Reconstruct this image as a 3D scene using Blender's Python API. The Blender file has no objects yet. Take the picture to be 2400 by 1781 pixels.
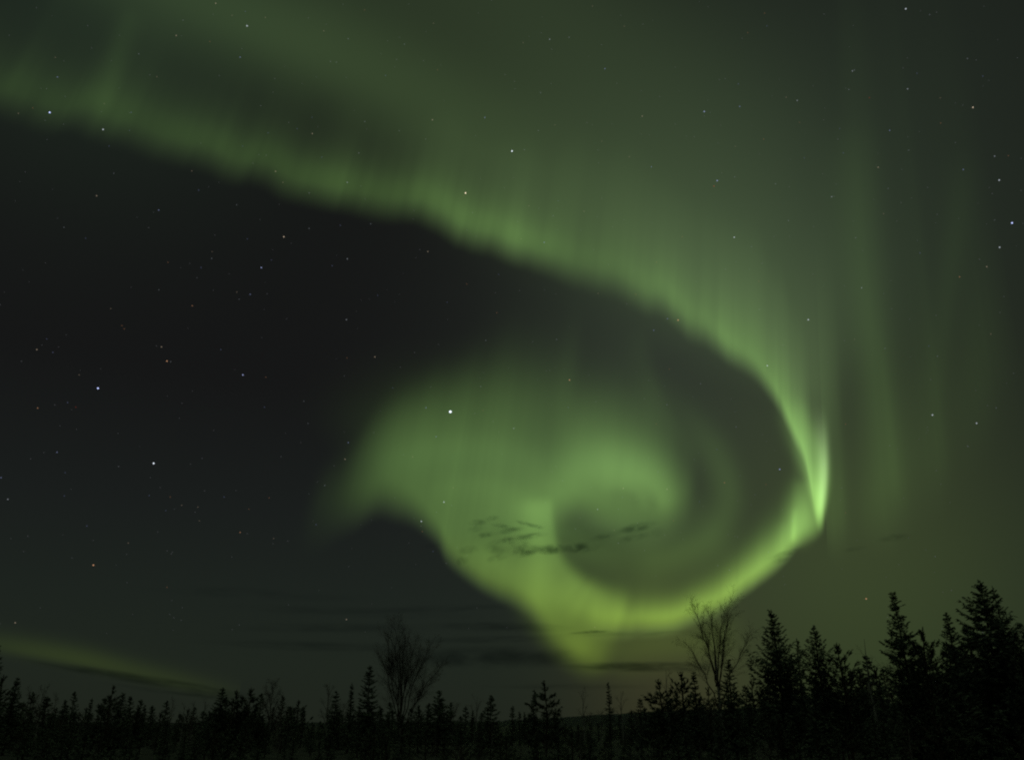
import bpy, math, random
import numpy as np
from mathutils import Vector, Matrix

# ------------------------------------------------------------------ scene, camera, night sky
sc = bpy.context.scene
sc.render.engine = 'CYCLES'
sc.view_settings.view_transform = 'Standard'
sc.view_settings.look = 'None'
sc.view_settings.exposure = 0.0
sc.view_settings.gamma = 1.0
sc.cycles.use_denoising = False
sc.cycles.max_bounces = 4
sc.cycles.diffuse_bounces = 3
sc.cycles.transparent_max_bounces = 160
sc.cycles.pixel_filter_type = 'BLACKMAN_HARRIS'
sc.cycles.filter_width = 2.2
C = sc.collection

PITCH = math.radians(22.02)          # the camera looks up over the treeline
FOC, PCX, PCY = 1852.0, 1113.0, 826.0  # focal length and centre of a 2226 x 1652 frame
EYE = Vector((0.0, 0.0, 1.6))
cam_d = bpy.data.cameras.new('camera')
cam_d.sensor_fit = 'HORIZONTAL'
cam_d.sensor_width = 36.0
cam_d.lens = 36.0 * FOC / 2226.0
cam_d.clip_start = 0.1
cam_d.clip_end = 8.0e6
cam = bpy.data.objects.new('camera', cam_d)
C.objects.link(cam)
cam.location = EYE
cam.rotation_euler = (math.pi / 2 + PITCH, 0, 0)
sc.camera = cam
cp, sp = math.cos(PITCH), math.sin(PITCH)


def ray(x, y):
    """Unit direction of the line of sight through (x, y) of the 2226 x 1652 frame; arrays allowed."""
    a = (np.asarray(x, float) - PCX) / FOC
    b = -(np.asarray(y, float) - PCY) / FOC
    d = np.stack([a, cp - b * sp, sp + b * cp], -1)
    return d / np.linalg.norm(d, axis=-1, keepdims=True)


W = bpy.data.worlds.new('World')
sc.world = W
W.use_nodes = True
nt = W.node_tree
nt.nodes.clear()
n_out = nt.nodes.new('ShaderNodeOutputWorld')
n_bg = nt.nodes.new('ShaderNodeBackground')
nt.links.new(n_bg.outputs[0], n_out.inputs[0])
n_tc = nt.nodes.new('ShaderNodeTexCoord')


def math_node(op, a, b=None):
    n = nt.nodes.new('ShaderNodeMath')
    n.operation = op
    for i, v in enumerate((a, b)):
        if v is None:
            continue
        if isinstance(v, (int, float)):
            n.inputs[i].default_value = v
        else:
            nt.links.new(v, n.inputs[i])
    return n.outputs[0]


# airglow, plus an added glow overhead: brightness over the height above the horizon
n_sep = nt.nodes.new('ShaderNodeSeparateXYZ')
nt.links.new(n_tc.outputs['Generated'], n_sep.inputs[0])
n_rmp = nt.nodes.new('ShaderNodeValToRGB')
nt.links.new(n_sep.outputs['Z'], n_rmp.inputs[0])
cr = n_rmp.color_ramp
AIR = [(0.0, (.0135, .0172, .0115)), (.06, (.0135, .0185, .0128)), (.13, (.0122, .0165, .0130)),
       (.22, (.0102, .0124, .0116)), (.36, (.0076, .0078, .0080)), (.55, (.0070, .0072, .0074)), (.76, (.0085, .0100, .0090)), (.90, (.22, .31, .19)), (1.0, (.32, .44, .27))]  # top stops: unseen overhead glow, added to lighten the dark trees
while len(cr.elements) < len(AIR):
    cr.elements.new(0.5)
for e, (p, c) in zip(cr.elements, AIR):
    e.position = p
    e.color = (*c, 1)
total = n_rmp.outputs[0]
# broad faint glows in the air: (frame x, y, angular size in degrees, colour)
GLOWS = [
    (1860, 1230, 8.0, (.0238, .0350, .0062)),      # olive haze behind the right-hand trees
    (1470, 1500, 4.0, (.017, .011, .0030)),      # town light low on the horizon
    (1500, 800, 9.0, (.0120, .0155, .0115)),     # inside the hook
    (1800, 440, 11.5, (.0110, .0180, .0098)),    # upper right
    (200, -40, 8.0, (.0060, .0130, .0065)),      # upper left
]
for gx, gy, size, colr in GLOWS:
    d = ray(gx, gy)
    dot = nt.nodes.new('ShaderNodeVectorMath')
    dot.operation = 'DOT_PRODUCT'
    nt.links.new(n_tc.outputs['Generated'], dot.inputs[0])
    dot.inputs[1].default_value = tuple(float(v) for v in d)
    k = 1.0 / math.radians(size) ** 2
    ex = math_node('EXPONENT', math_node('MULTIPLY', math_node('SUBTRACT', dot.outputs['Value'], 1.0), k))
    sca = nt.nodes.new('ShaderNodeVectorMath')
    sca.operation = 'SCALE'
    sca.inputs[0].default_value = colr
    nt.links.new(ex, sca.inputs['Scale'])
    add = nt.nodes.new('ShaderNodeVectorMath')
    add.operation = 'ADD'
    nt.links.new(total, add.inputs[0])
    nt.links.new(sca.outputs[0], add.inputs[1])
    total = add.outputs[0]
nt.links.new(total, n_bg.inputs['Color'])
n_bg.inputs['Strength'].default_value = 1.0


# ------------------------------------------------------------------ helpers
def tag(o, label=None, category=None, group=None, kind=None):
    for k, v in (('label', label), ('category', category), ('group', group), ('kind', kind)):
        if v:
            o[k] = v
    return o


def empty(name, loc=(0, 0, 0)):
    o = bpy.data.objects.new(name, None)
    C.objects.link(o)
    o.location = loc
    o.empty_display_size = 0.5
    return o


def mesh_obj(name, me, mat=None, parent=None, loc=None):
    o = bpy.data.objects.new(name, me)
    C.objects.link(o)
    if mat is not None and not me.materials:
        me.materials.append(mat)
    if parent is not None:
        o.parent = parent
    if loc is not None:
        o.location = loc
    return o


def new_mat(name):
    m = bpy.data.materials.new(name)
    m.use_nodes = True
    m.node_tree.nodes.clear()
    out = m.node_tree.nodes.new('ShaderNodeOutputMaterial')
    return m, m.node_tree, out


def catmull(rows, n):
    """n rows sampled smoothly along the control rows (every column interpolated), evenly by length in x, y."""
    P = np.array(rows, float)
    Q = np.vstack([2 * P[0] - P[1], P, 2 * P[-1] - P[-2]])
    out = []
    for i in range(1, len(Q) - 2):
        t = np.linspace(0, 1, 40, endpoint=False)[:, None]
        p0, p1, p2, p3 = Q[i - 1], Q[i], Q[i + 1], Q[i + 2]
        out.append(.5 * (2 * p1 + (p2 - p0) * t + (2 * p0 - 5 * p1 + 4 * p2 - p3) * t ** 2 + (3 * p1 - p0 - 3 * p2 + p3) * t ** 3))
    R = np.vstack(out + [P[-1:]])
    s = np.concatenate([[0], np.cumsum(np.linalg.norm(np.diff(R[:, :2], axis=0), axis=1))])
    q = np.linspace(0, s[-1], n)
    return np.stack([np.interp(q, s, R[:, j]) for j in range(P.shape[1])], 1), q


def smooth(a, b, x):
    t = np.clip((x - a) / (b - a), 0, 1)
    return t * t * (3 - 2 * t)


def noise1(x, scale, seed):
    """Smooth one-dimensional noise, about -1 to 1."""
    r = np.random.RandomState(seed).uniform(-1, 1, 4096)
    u = np.asarray(x, float) / scale + 900
    i = np.floor(u).astype(int)
    f = u - i
    f = f * f * (3 - 2 * f)
    return r[i % 4096] * (1 - f) + r[(i + 1) % 4096] * f
# ------------------------------------------------------------------ the aurora: glowing sheets of thin air 100 km up
KM = 1000.0
R_EARTH = 6371 * KM
ZENITH_X, ZENITH_Y = 1640.0, -2700.0          # where lines along the earth's magnetic field meet
B_DIR = ray(ZENITH_X, ZENITH_Y)

glow_mat, gt, g_out = new_mat('aurora_glow')
g_at = gt.nodes.new('ShaderNodeAttribute')
g_at.attribute_name = 'emission'
g_em = gt.nodes.new('ShaderNodeEmission')
g_tr = gt.nodes.new('ShaderNodeBsdfTransparent')
g_ad = gt.nodes.new('ShaderNodeAddShader')
gt.links.new(g_at.outputs['Color'], g_em.inputs['Color'])
gt.links.new(g_em.outputs[0], g_ad.inputs[0])
gt.links.new(g_tr.outputs[0], g_ad.inputs[1])
gt.links.new(g_ad.outputs[0], g_out.inputs['Surface'])
glow_mat.cycles.emission_sampling = 'NONE'


def shell_dist(d, alt):
    """Distance along unit directions d to the air layer at height alt over the curved earth."""
    s = d[..., 2]
    return -R_EARTH * s + np.sqrt((R_EARTH * s) ** 2 + 2 * R_EARTH * alt)


# oxygen green, reddened by the air low down and greyer high up: (frame y, red, blue) for green = 1
HUE = [(-200, .50, .265), (500, .51, .25), (800, .51, .245), (1000, .51, .25), (1150, .52, .22), (1250, .57, .17), (1350, .61, .12), (1440, .65, .085), (1550, .7, .1)]


def hue(y, pale):
    hy = [h[0] for h in HUE]
    r = np.interp(y, hy, [h[1] for h in HUE])
    b = np.interp(y, hy, [h[2] for h in HUE])
    r = r + (0.68 - r) * pale
    b = b + (0.46 - b) * pale
    return np.stack([r, np.ones_like(r), b], -1)


def sheet(name, P, emit, parent):
    ns, ntt = P.shape[:2]
    idx = np.arange(ns * ntt).reshape(ns, ntt)
    f = np.stack([idx[:-1, :-1], idx[1:, :-1], idx[1:, 1:], idx[:-1, 1:]], -1).reshape(-1, 4)
    me = bpy.data.meshes.new(name)
    me.from_pydata(P.reshape(-1, 3).tolist(), [], f.tolist())
    a = me.attributes.new('emission', 'FLOAT_COLOR', 'POINT')
    c = np.ones((ns * ntt, 4), np.float32)
    c[:, :3] = emit.reshape(-1, 3)
    a.data.foreach_set('color', c.ravel())
    me.polygons.foreach_set('use_smooth', np.ones(len(f), bool))
    return mesh_obj(name, me, glow_mat, parent)


def curtain(name, rows, parent, ns=260, nt_=44, rays=0.0, seed=1, edge_l=0, edge_r=0, power=1.0, plateau=0.0, pale=0.0, pale_up=0.35):
    """A hanging curtain. rows: x, y of the lower border, brightness, height of the fade, softness of the border.
    The curtain rises from the border along the magnetic field and thins out upwards."""
    R, q = catmull(rows, ns)
    x, y, I, h, soft = R.T
    I = np.clip(I, 0, None)
    h = np.clip(h, 5, None)
    soft = np.clip(soft, 3, None)
    if edge_l:
        I = I * smooth(0, edge_l, q)
    if edge_r:
        I = I * smooth(0, edge_r, q[-1] - q)
    stretch = np.ones_like(q)
    if rays:
        n = .5 * noise1(q, 46, seed) + .32 * noise1(q, 21, seed + 1) + .18 * noise1(q, 9, seed + 2)
        I = I * (1 + rays * n)
        stretch = 1 + rays * .35 * noise1(q, 60, seed + 5)
        y = y + rays * (50 * noise1(q, 58, seed + 7) + 12 * noise1(q, 21, seed + 8)) * np.clip(soft / 50, .2, 1)
    tau = np.linspace(0, 1, nt_) ** 1.5
    # height above the border in frame units
    up = -soft[:, None] * 1.4 + (soft[:, None] * 1.4 + 3.4 * (h * stretch)[:, None]) * tau[None, :]
    vx, vy = ZENITH_X - x, ZENITH_Y - y
    vl = np.hypot(vx, vy)
    tx, ty = x[:, None] + vx[:, None] / vl[:, None] * up, y[:, None] + vy[:, None] / vl[:, None] * up
    # the border lies on the 100 km layer; points above it follow the field line
    d0 = ray(x, y)
    P0 = d0 * shell_dist(d0, 100 * KM)[:, None]
    dt = ray(tx, ty)
    # intersect line of sight dt with the field line P0 + L * B (they share a plane)
    nrm = np.cross(d0, np.broadcast_to(B_DIR, d0.shape))
    m = np.cross(nrm, dt.transpose(1, 0, 2)).transpose(1, 0, 2)
    L = -np.einsum('ik,ijk->ij', P0, m) / np.einsum('k,ijk->ij', B_DIR, m)
    P = P0[:, None, :] + L[..., None] * B_DIR
    t = np.clip(up, 0, None) / (h * stretch)[:, None]
    g = smooth(-1, 1, up / soft[:, None])
    fall = np.exp(-(np.clip(t - plateau, 0, None) / max(1e-3, 1 - plateau * .6)) ** power)
    fall = fall * smooth(3.4, 2.3, t)
    val = I[:, None] * g * fall
    pl = np.clip(pale + pale_up * smooth(.2, 2.0, t) + .45 * (1 - smooth(-1.1, .5, up / soft[:, None])), 0, 1)
    return sheet(name, P + np.array(EYE), val[..., None] * hue(ty, pl), parent)


def band(name, rows, parent, ns=160, nv=40, alt=110, power=2.0, pale=0.0, rise=30, rays=0.0, seed=1, cap=0):
    """A luminous patch lying in the air layer. rows: x, y of its centre line, brightness, half width on the left, half width on the right."""
    R, q = catmull(rows, ns)
    x, y, I, wl, wr = R.T
    I = np.clip(I, 0, None)
    if cap:
        I = I * smooth(0, cap, q) * smooth(0, cap, q[-1] - q)
    if rays:
        I = I * (1 + rays * (.6 * noise1(q, 40, seed) + .4 * noise1(q, 17, seed + 1)))
    dx, dy = np.gradient(x), np.gradient(y)
    k = np.ones(9) / 9
    dx, dy = (np.convolve(np.pad(v, 4, mode='edge'), k, 'valid') for v in (dx, dy))
    l = np.hypot(dx, dy) + 1e-9
    nx, ny = -dy / l, dx / l                    # points to the right of the direction of travel
    u = np.linspace(-1, 1, nv)
    u = np.sign(u) * np.abs(u) ** 1.2 * 2.4
    w = np.where(u[None, :] < 0, wl[:, None], wr[:, None])
    tx = x[:, None] + nx[:, None] * u[None, :] * w
    ty = y[:, None] + ny[:, None] * u[None, :] * w
    d = ray(tx, ty)
    a = (alt + rise * u[None, :] / 2.4) * KM
    P = d * shell_dist(d, np.broadcast_to(a, d.shape[:2]))[..., None]
    prof = np.exp(-np.abs(u) ** power) * smooth(2.4, 1.7, np.abs(u))
    val = I[:, None] * prof[None, :]
    return sheet(name, P + np.array(EYE), val[..., None] * hue(ty, np.full_like(ty, pale)), parent)


aurora = tag(empty('aurora'), 'green spiral aurora sweeping across the night sky above the forest', 'aurora')

# the great arc: from the left edge to the bright fold on the right
curtain('curtain', [
    (-160, 188, .042, 85, 66), (0, 212, .046, 85, 66), (110, 236, .048, 80, 64), (225, 266, .060, 95, 62), (340, 300, .058, 85, 60),
    (470, 343, .078, 72, 58), (600, 378, .078, 68, 56), (720, 408, .110, 66, 54), (860, 438, .110, 70, 54),
    (960, 476, .160, 72, 52), (1080, 528, .200, 74, 50), (1160, 556, .170, 80, 50), (1240, 580, .118, 92, 52), (1330, 606, .108, 100, 52), (1410, 641, .138, 95, 50), (1490, 692, .160, 90, 46),
    (1545, 730, .155, 90, 42), (1578, 760, .215, 95, 38), (1625, 798, .18, 100, 36), (1662, 826, .195, 102, 34), (1690, 864, .26, 100, 32), (1722, 932, .26, 95, 28),
    (1748, 996, .21, 100, 24), (1760, 1045, .15, 110, 22), (1768, 1085, .09, 130, 20), (1774, 1120, .03, 140, 24)],
    aurora, ns=460, edge_r=60, rays=.21, seed=11, power=1.1, plateau=.15)
# the fold seen edge-on, a bright pillar
curtain('curtain', [
    (1716, 1010, .0, 150, 90), (1735, 1010, .02, 160, 90), (1755, 1008, .04, 165, 90), (1774, 1000, .055, 170, 90), (1788, 988, .05, 175, 90), (1804, 965, .03, 180, 90), (1834, 930, .0, 190, 80)],
    aurora, ns=100, power=1.2, pale=.5, seed=5)
band('curtain', [(1712, 840, .03, 28, 34), (1734, 905, .10, 28, 34), (1755, 955, .18, 26, 34), (1770, 1000, .27, 25, 29), (1776, 1040, .42, 22, 21), (1780, 1080, .56, 16, 15), (1781, 1115, .52, 11, 10), (1782, 1145, .32, 8, 7), (1783, 1168, .03, 7, 6)],
     aurora, power=2.6, alt=112, ns=140, cap=70)
band('curtain', [(1782, 860, .02, 12, 20), (1788, 930, .10, 11, 16), (1791, 985, .22, 10, 13), (1791, 1030, .30, 9, 11), (1788, 1075, .28, 8, 9), (1785, 1115, .22, 7, 7), (1783, 1155, .06, 6, 6)],
     aurora, power=2.2, alt=116, pale=.7, ns=120, cap=90)
# the tall grey glow above the arc
band('veil', [(120, -200, .022, 140, 130), (330, -60, .032, 140, 120), (560, 50, .042, 130, 110), (800, 165, .042, 130, 110), (1000, 280, .040, 130, 115), (1200, 400, .038, 140, 120),
              (1400, 520, .036, 150, 120), (1560, 630, .038, 140, 110), (1680, 740, .042, 110, 80), (1745, 860, .042, 60, 40), (1765, 960, .01, 40, 24)], aurora, pale=.35, alt=150, rise=40, cap=140)
band('veil', [(600, -260, .014, 200, 200), (1000, -60, .027, 240, 220), (1300, 180, .031, 260, 240), (1560, 420, .032, 260, 220), (1740, 640, .030, 180, 150), (1785, 860, .014, 80, 60), (1790, 980, .002, 60, 50)], aurora, pale=.5, alt=190, rise=50, cap=240)

# the lower limb of the hook, from the fold back to the left
curtain('curtain', [
    (1798, 1136, .03, 60, 24), (1772, 1158, .20, 85, 24), (1742, 1172, .28, 88, 24), (1718, 1196, .36, 74, 24), (1690, 1224, .34, 64, 26), (1650, 1256, .38, 58, 26),
    (1590, 1300, .38, 52, 28), (1525, 1336, .33, 48, 30), (1450, 1358, .30, 48, 32), (1390, 1362, .25, 50, 34), (1330, 1358, .17, 50, 40), (1255, 1345, .01, 46, 40)],
    aurora, ns=260, rays=.13, seed=31, power=1.5, plateau=.35, edge_l=20, edge_r=40, pale_up=0)
band('curtain', [(1756, 1030, .02, 18, 24), (1750, 1080, .10, 22, 28), (1742, 1125, .16, 26, 26), (1730, 1165, .13, 24, 18), (1716, 1200, .03, 16, 14)], aurora, alt=108, ns=80, cap=30)
band('curtain', [(1731, 1095, .01, 6, 8), (1727, 1130, .08, 6, 8), (1725, 1160, .10, 6, 7), (1722, 1185, .02, 6, 6)], aurora, alt=109, ns=60, cap=20)
band('curtain', [(1710, 1120, .01, 14, 16), (1702, 1155, .04, 14, 16), (1696, 1190, .05, 14, 14), (1690, 1222, .02, 14, 12)], aurora, alt=108, ns=80, cap=30)

# the broad swirl: its western half hangs above the slanting lower border
curtain('curtain', [
    (630, 1160, .0, 130, 80), (714, 1136, .018, 150, 80), (774, 1104, .055, 190, 70), (824, 1086, .090, 200, 58), (874, 1100, .112, 232, 52), (915, 1126, .126, 264, 42),
    (952, 1162, .138, 302, 34), (975, 1206, .146, 342, 32), (1020, 1247, .152, 380, 30), (1074, 1278, .152, 404, 30), (1112, 1295, .150, 420, 32), (1149, 1312, .146, 438, 34),
    (1180, 1342, .138, 470, 34), (1202, 1368, .125, 498, 36), (1225, 1392, .115, 524, 38)],
    aurora, ns=300, nt_=110, power=4.2, edge_l=60, edge_r=120, pale_up=.1, rays=.11, seed=3)
# its eastern half, above the dark eye
curtain('curtain', [
    (1172, 1108, .145, 222, 44), (1215, 1106, .145, 222, 44), (1262, 1108, .145, 226, 44), (1320, 1132, .145, 244, 54), (1390, 1146, .130, 236, 66), (1440, 1140, .100, 186, 64), (1480, 1120, .06, 130, 60), (1530, 1080, .005, 90, 50)],
    aurora, ns=160, nt_=110, power=3.8, rays=.05, edge_l=78, edge_r=60, pale_up=.1)
# bright crest of the swirl
band('veil', [(1110, 1200, .02, 60, 60), (1158, 1130, .07, 60, 50), (1225, 1052, .08, 60, 60), (1310, 1012, .11, 58, 50), (1390, 1026, .11, 50, 36), (1436, 1066, .10, 38, 24), (1438, 1106, .06, 30, 16), (1405, 1128, .02, 28, 14)],
     aurora, alt=112, cap=60, rays=.12, seed=41)
band('veil', [(1290, 1075, .0, 30, 18), (1330, 1052, .03, 30, 18), (1375, 1058, .04, 28, 16), (1398, 1088, .03, 24, 12), (1375, 1108, .0, 20, 12)], aurora, alt=111, cap=30)
# thin folds winding through the body of the swirl
band('veil', [(790, 1040, .0, 30, 40), (900, 985, .018, 34, 46), (1040, 975, .022, 36, 50), (1150, 1000, .020, 36, 50), (1210, 1040, .0, 30, 40)], aurora, alt=114, cap=60)
band('veil', [(900, 1090, .0, 24, 30), (980, 1060, .016, 26, 36), (1070, 1060, .020, 28, 40), (1150, 1100, .024, 26, 40), (1185, 1150, .0, 20, 30)], aurora, alt=113, cap=60)
band('veil', [(1000, 1180, .0, 30, 20), (1060, 1210, .026, 34, 22), (1130, 1262, .034, 36, 24), (1200, 1330, .03, 36, 24), (1250, 1380, .0, 30, 20)], aurora, alt=107, cap=50)
# soft upper rim of the swirl
band('veil', [(740, 1030, .010, 110, 100), (860, 910, .013, 90, 90), (1000, 880, .014, 80, 90), (1150, 875, .014, 80, 90), (1300, 895, .012, 80, 80), (1400, 940, .008, 70, 70)], aurora, alt=130, cap=140)
# ridge down the west side of the eye, and the tail under it
band('veil', [(1186, 1070, .04, 16, 50), (1190, 1130, .085, 14, 56), (1196, 1185, .11, 18, 60), (1210, 1235, .15, 28, 66), (1246, 1280, .20, 34, 56), (1290, 1308, .19, 38, 50), (1334, 1332, .13, 44, 46), (1370, 1346, .05, 40, 44)],
     aurora, alt=108, cap=30, rays=.12, seed=71, power=2.6)
band('veil', [(1110, 1270, .01, 46, 26), (1176, 1324, .07, 60, 34), (1222, 1372, .14, 66, 34), (1262, 1402, .16, 60, 36), (1302, 1424, .09, 60, 38), (1350, 1444, .03, 56, 30)], aurora, alt=105, cap=60)
# faint outer turns inside the hook
band('veil', [(1380, 800, .006, 40, 50), (1470, 890, .014, 40, 60), (1550, 980, .030, 36, 44), (1582, 1075, .036, 34, 40), (1550, 1165, .034, 44, 34), (1460, 1215, .026, 50, 34), (1350, 1225, .016, 60, 40)], aurora, alt=120, cap=80)
band('veil', [(1170, 1175, .05, 60, 60), (1240, 1172, .075, 60, 70), (1380, 1190, .055, 90, 100), (1500, 1160, .035, 90, 80), (1600, 1110, .006, 90, 70)], aurora, alt=118, cap=80)
band('veil', [(1270, 1430, .03, 70, 50), (1400, 1400, .042, 80, 50), (1520, 1385, .032, 70, 50), (1640, 1350, .012, 60, 60)], aurora, alt=104, cap=90)

# tall faint rays east of the fold
curtain('curtain', [
    (1796, 1130, .045, 190, 90), (1812, 1135, .055, 200, 95), (1830, 1130, .050, 200, 100), (1848, 1130, .018, 240, 100), (1872, 1140, .014, 340, 80), (1900, 1130, .030, 420, 90), (1928, 1115, .038, 440, 110),
    (1955, 1090, .034, 440, 110), (1990, 1060, .020, 400, 110), (2030, 1030, .021, 400, 120), (2050, 1000, .024, 400, 120), (2080, 970, .010, 400, 130), (2130, 890, .014, 360, 140), (2170, 810, .012, 330, 150), (2215, 760, .001, 300, 150)],
    aurora, ns=260, rays=.22, seed=77, pale=.0, pale_up=.15)
band('veil', [(1850, 230, .0, 44, 60), (1856, 380, .009, 44, 60), (1866, 540, .013, 34, 56), (1888, 680, .015, 26, 52), (1913, 800, .014, 20, 46), (1932, 920, .012, 15, 38), (1946, 1040, .008, 13, 30), (1954, 1130, .0, 12, 26)], aurora, alt=140, cap=80)
band('veil', [(2100, 300, .0, 36, 40), (2080, 480, .006, 30, 34), (2058, 640, .007, 24, 30), (2046, 780, .006, 20, 26), (2044, 920, .0, 18, 24)], aurora, alt=140, cap=80)
# loose green veils in the dark channel
band('veil', [(1385, 690, .0, 20, 30), (1395, 770, .007, 20, 34), (1420, 850, .010, 20, 36), (1465, 930, .010, 20, 36), (1520, 1020, .0, 20, 30)], aurora, alt=125, cap=50)
band('veil', [(1000, 780, .0, 120, 120), (1150, 770, .003, 120, 120), (1320, 800, .006, 110, 110), (1460, 860, .0, 90, 90)], aurora, alt=150, cap=120, pale=.3)
# a far band low over the trees on the left
band('veil', [(-60, 1390, .010, 28, 18), (60, 1412, .018, 28, 17), (180, 1434, .021, 28, 17), (300, 1462, .016, 26, 16), (400, 1485, .012, 26, 16), (520, 1508, .003, 24, 16)], aurora, alt=100)
# a single ray standing in the upper left
band('veil', [(205, 260, .008, 24, 24), (235, 190, .014, 24, 26), (262, 100, .010, 24, 26), (296, 0, .005, 26, 30)], aurora, alt=130, cap=50)
# ------------------------------------------------------------------ stars, each one far beyond the aurora
def star_mat(name, colr, strength):
    m, t, out = new_mat(name)
    e = t.nodes.new('ShaderNodeEmission')
    e.inputs['Color'].default_value = (*colr, 1)
    e.inputs['Strength'].default_value = strength
    t.links.new(e.outputs[0], out.inputs['Surface'])
    m.cycles.emission_sampling = 'NONE'
    return m


def ico(name, sub, mat):
    import bmesh
    bm = bmesh.new()
    bmesh.ops.create_icosphere(bm, subdivisions=sub, radius=1.0)
    me = bpy.data.meshes.new(name)
    bm.to_mesh(me)
    bm.free()
    for p in me.polygons:
        p.use_smooth = True
    me.materials.append(mat)
    return me


STAR_COL = {'w': (.82, .90, 1.0), 'b': (.50, .58, 1.0), 'y': (1.0, .80, .58), 'o': (1.0, .52, .28), 'r': (1.0, .16, .10)}
star_me = {}
for k, c in STAR_COL.items():
    for lv, st in enumerate((.12, .26, .60, 1.6)):
        star_me[k, lv] = ico('star', 1, star_mat('starlight', c, st))
STAR_R = 4.5e6


def star(x, y, mag, k, label, group):
    """mag 0 (faintest) to 1.6 (brightest)"""
    lv = 0 if mag < .33 else 1 if mag < .5 else 2 if mag < .8 else 3
    o = mesh_obj('star', star_me[k, lv])
    d = ray(x, y)
    o.location = Vector(d * STAR_R) + EYE
    r = STAR_R * (.80 + .80 * min(mag, 1.7) + (.8 if mag > 1.5 else 0)) / FOC
    o.scale = (r, r, r)
    return tag(o, label, 'star', group)


BRIGHT = [
    (979, 895, 1.6, 'w', 'brightest white star of the sky, on the upper rim of the green swirl'),
    (213, 844, 1.0, 'b', 'bright blue-white star in the dark sky far left of the swirl'),
    (2200, 485, .9, 'b', 'bright blue star close to the right edge of the sky'),
    (528, 815, .75, 'b', 'blue star in the dark sky between the swirl and the bright blue-white star'),
    (334, 1007, .8, 'w', 'white star low in the dark sky left of the swirl'),
    (203, 1228, .7, 'o', 'orange star lowest in the dark sky at left, above the far faint band'),
    (108, 245, .85, 'b', 'bluish star just under the left end of the great arc'),
    (224, 282, .65, 'w', 'white star touching the lower border of the arc near its left end'),
    (537, 57, .7, 'w', 'white star near the top of the sky at left'),
    (1113, 329, .8, 'w', 'white star inside the great arc, above its middle'),
    (1012, 420, .8, 'y', 'yellowish star in the bright lower border of the arc'),
    (1531, 243, .62, 'b', 'blue star in the grey-green glow above the hook'),
    (1596, 516, .6, 'w', 'white star above the shoulder of the hook'),
    (1757, 695, .7, 'w', 'white star beside the arc right above the bright fold'),
    (1474, 696, .62, 'o', 'orange star under the arc, inside the top of the hook'),
    (1695, 1020, .62, 'b', 'pale blue star in the dark gap left of the bright fold'),
    (2027, 902, .7, 'w', 'white star right of the bright fold'),
    (2115, 234, .7, 'y', 'yellowish star in the upper right of the sky'),
    (2172, 392, .6, 'w', 'white star above the bright blue star near the right edge'),
    (2173, 538, .55, 'w', 'white star below the bright blue star near the right edge'),
    (1969, 20, .65, 'w', 'white star at the very top of the sky at right'),
    (617, 515, .6, 'y', 'yellowish star in the dark sky below the middle of the arc'),
    (568, 582, .6, 'b', 'blue star in the dark sky left of the hook opening'),
    (965, 1091, .6, 'w', 'white star in the green swirl above the slanting lower border'),
    (916, 1133, .6, 'w', 'white star on the lower border of the swirl'),
    (363, 785, .55, 'o', 'dull orange star right above the bright blue-white star at left'),
    (1883, 1301, .55, 'o', 'orange star low over the pines at right'),
    (1559, 393, .55, 'b', 'small blue star beside the tiny red star in the glow above the hook'),
    (1552, 405, .45, 'r', 'tiny red star in the grey-green glow above the hook'),
    (1238, 826, .5, 'o', 'small orange star in the dark sky above the swirl'),
    (2123, 920, .52, 'w', 'small white star at right, east of the tall faint rays'),
    (1668, 795, .5, 'w', 'small white star on the edge of the arc, left of the pillar'),
]
for x, y, m, k, lab in BRIGHT:
    star(x, y, m, k, lab, 'bright stars')
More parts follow.
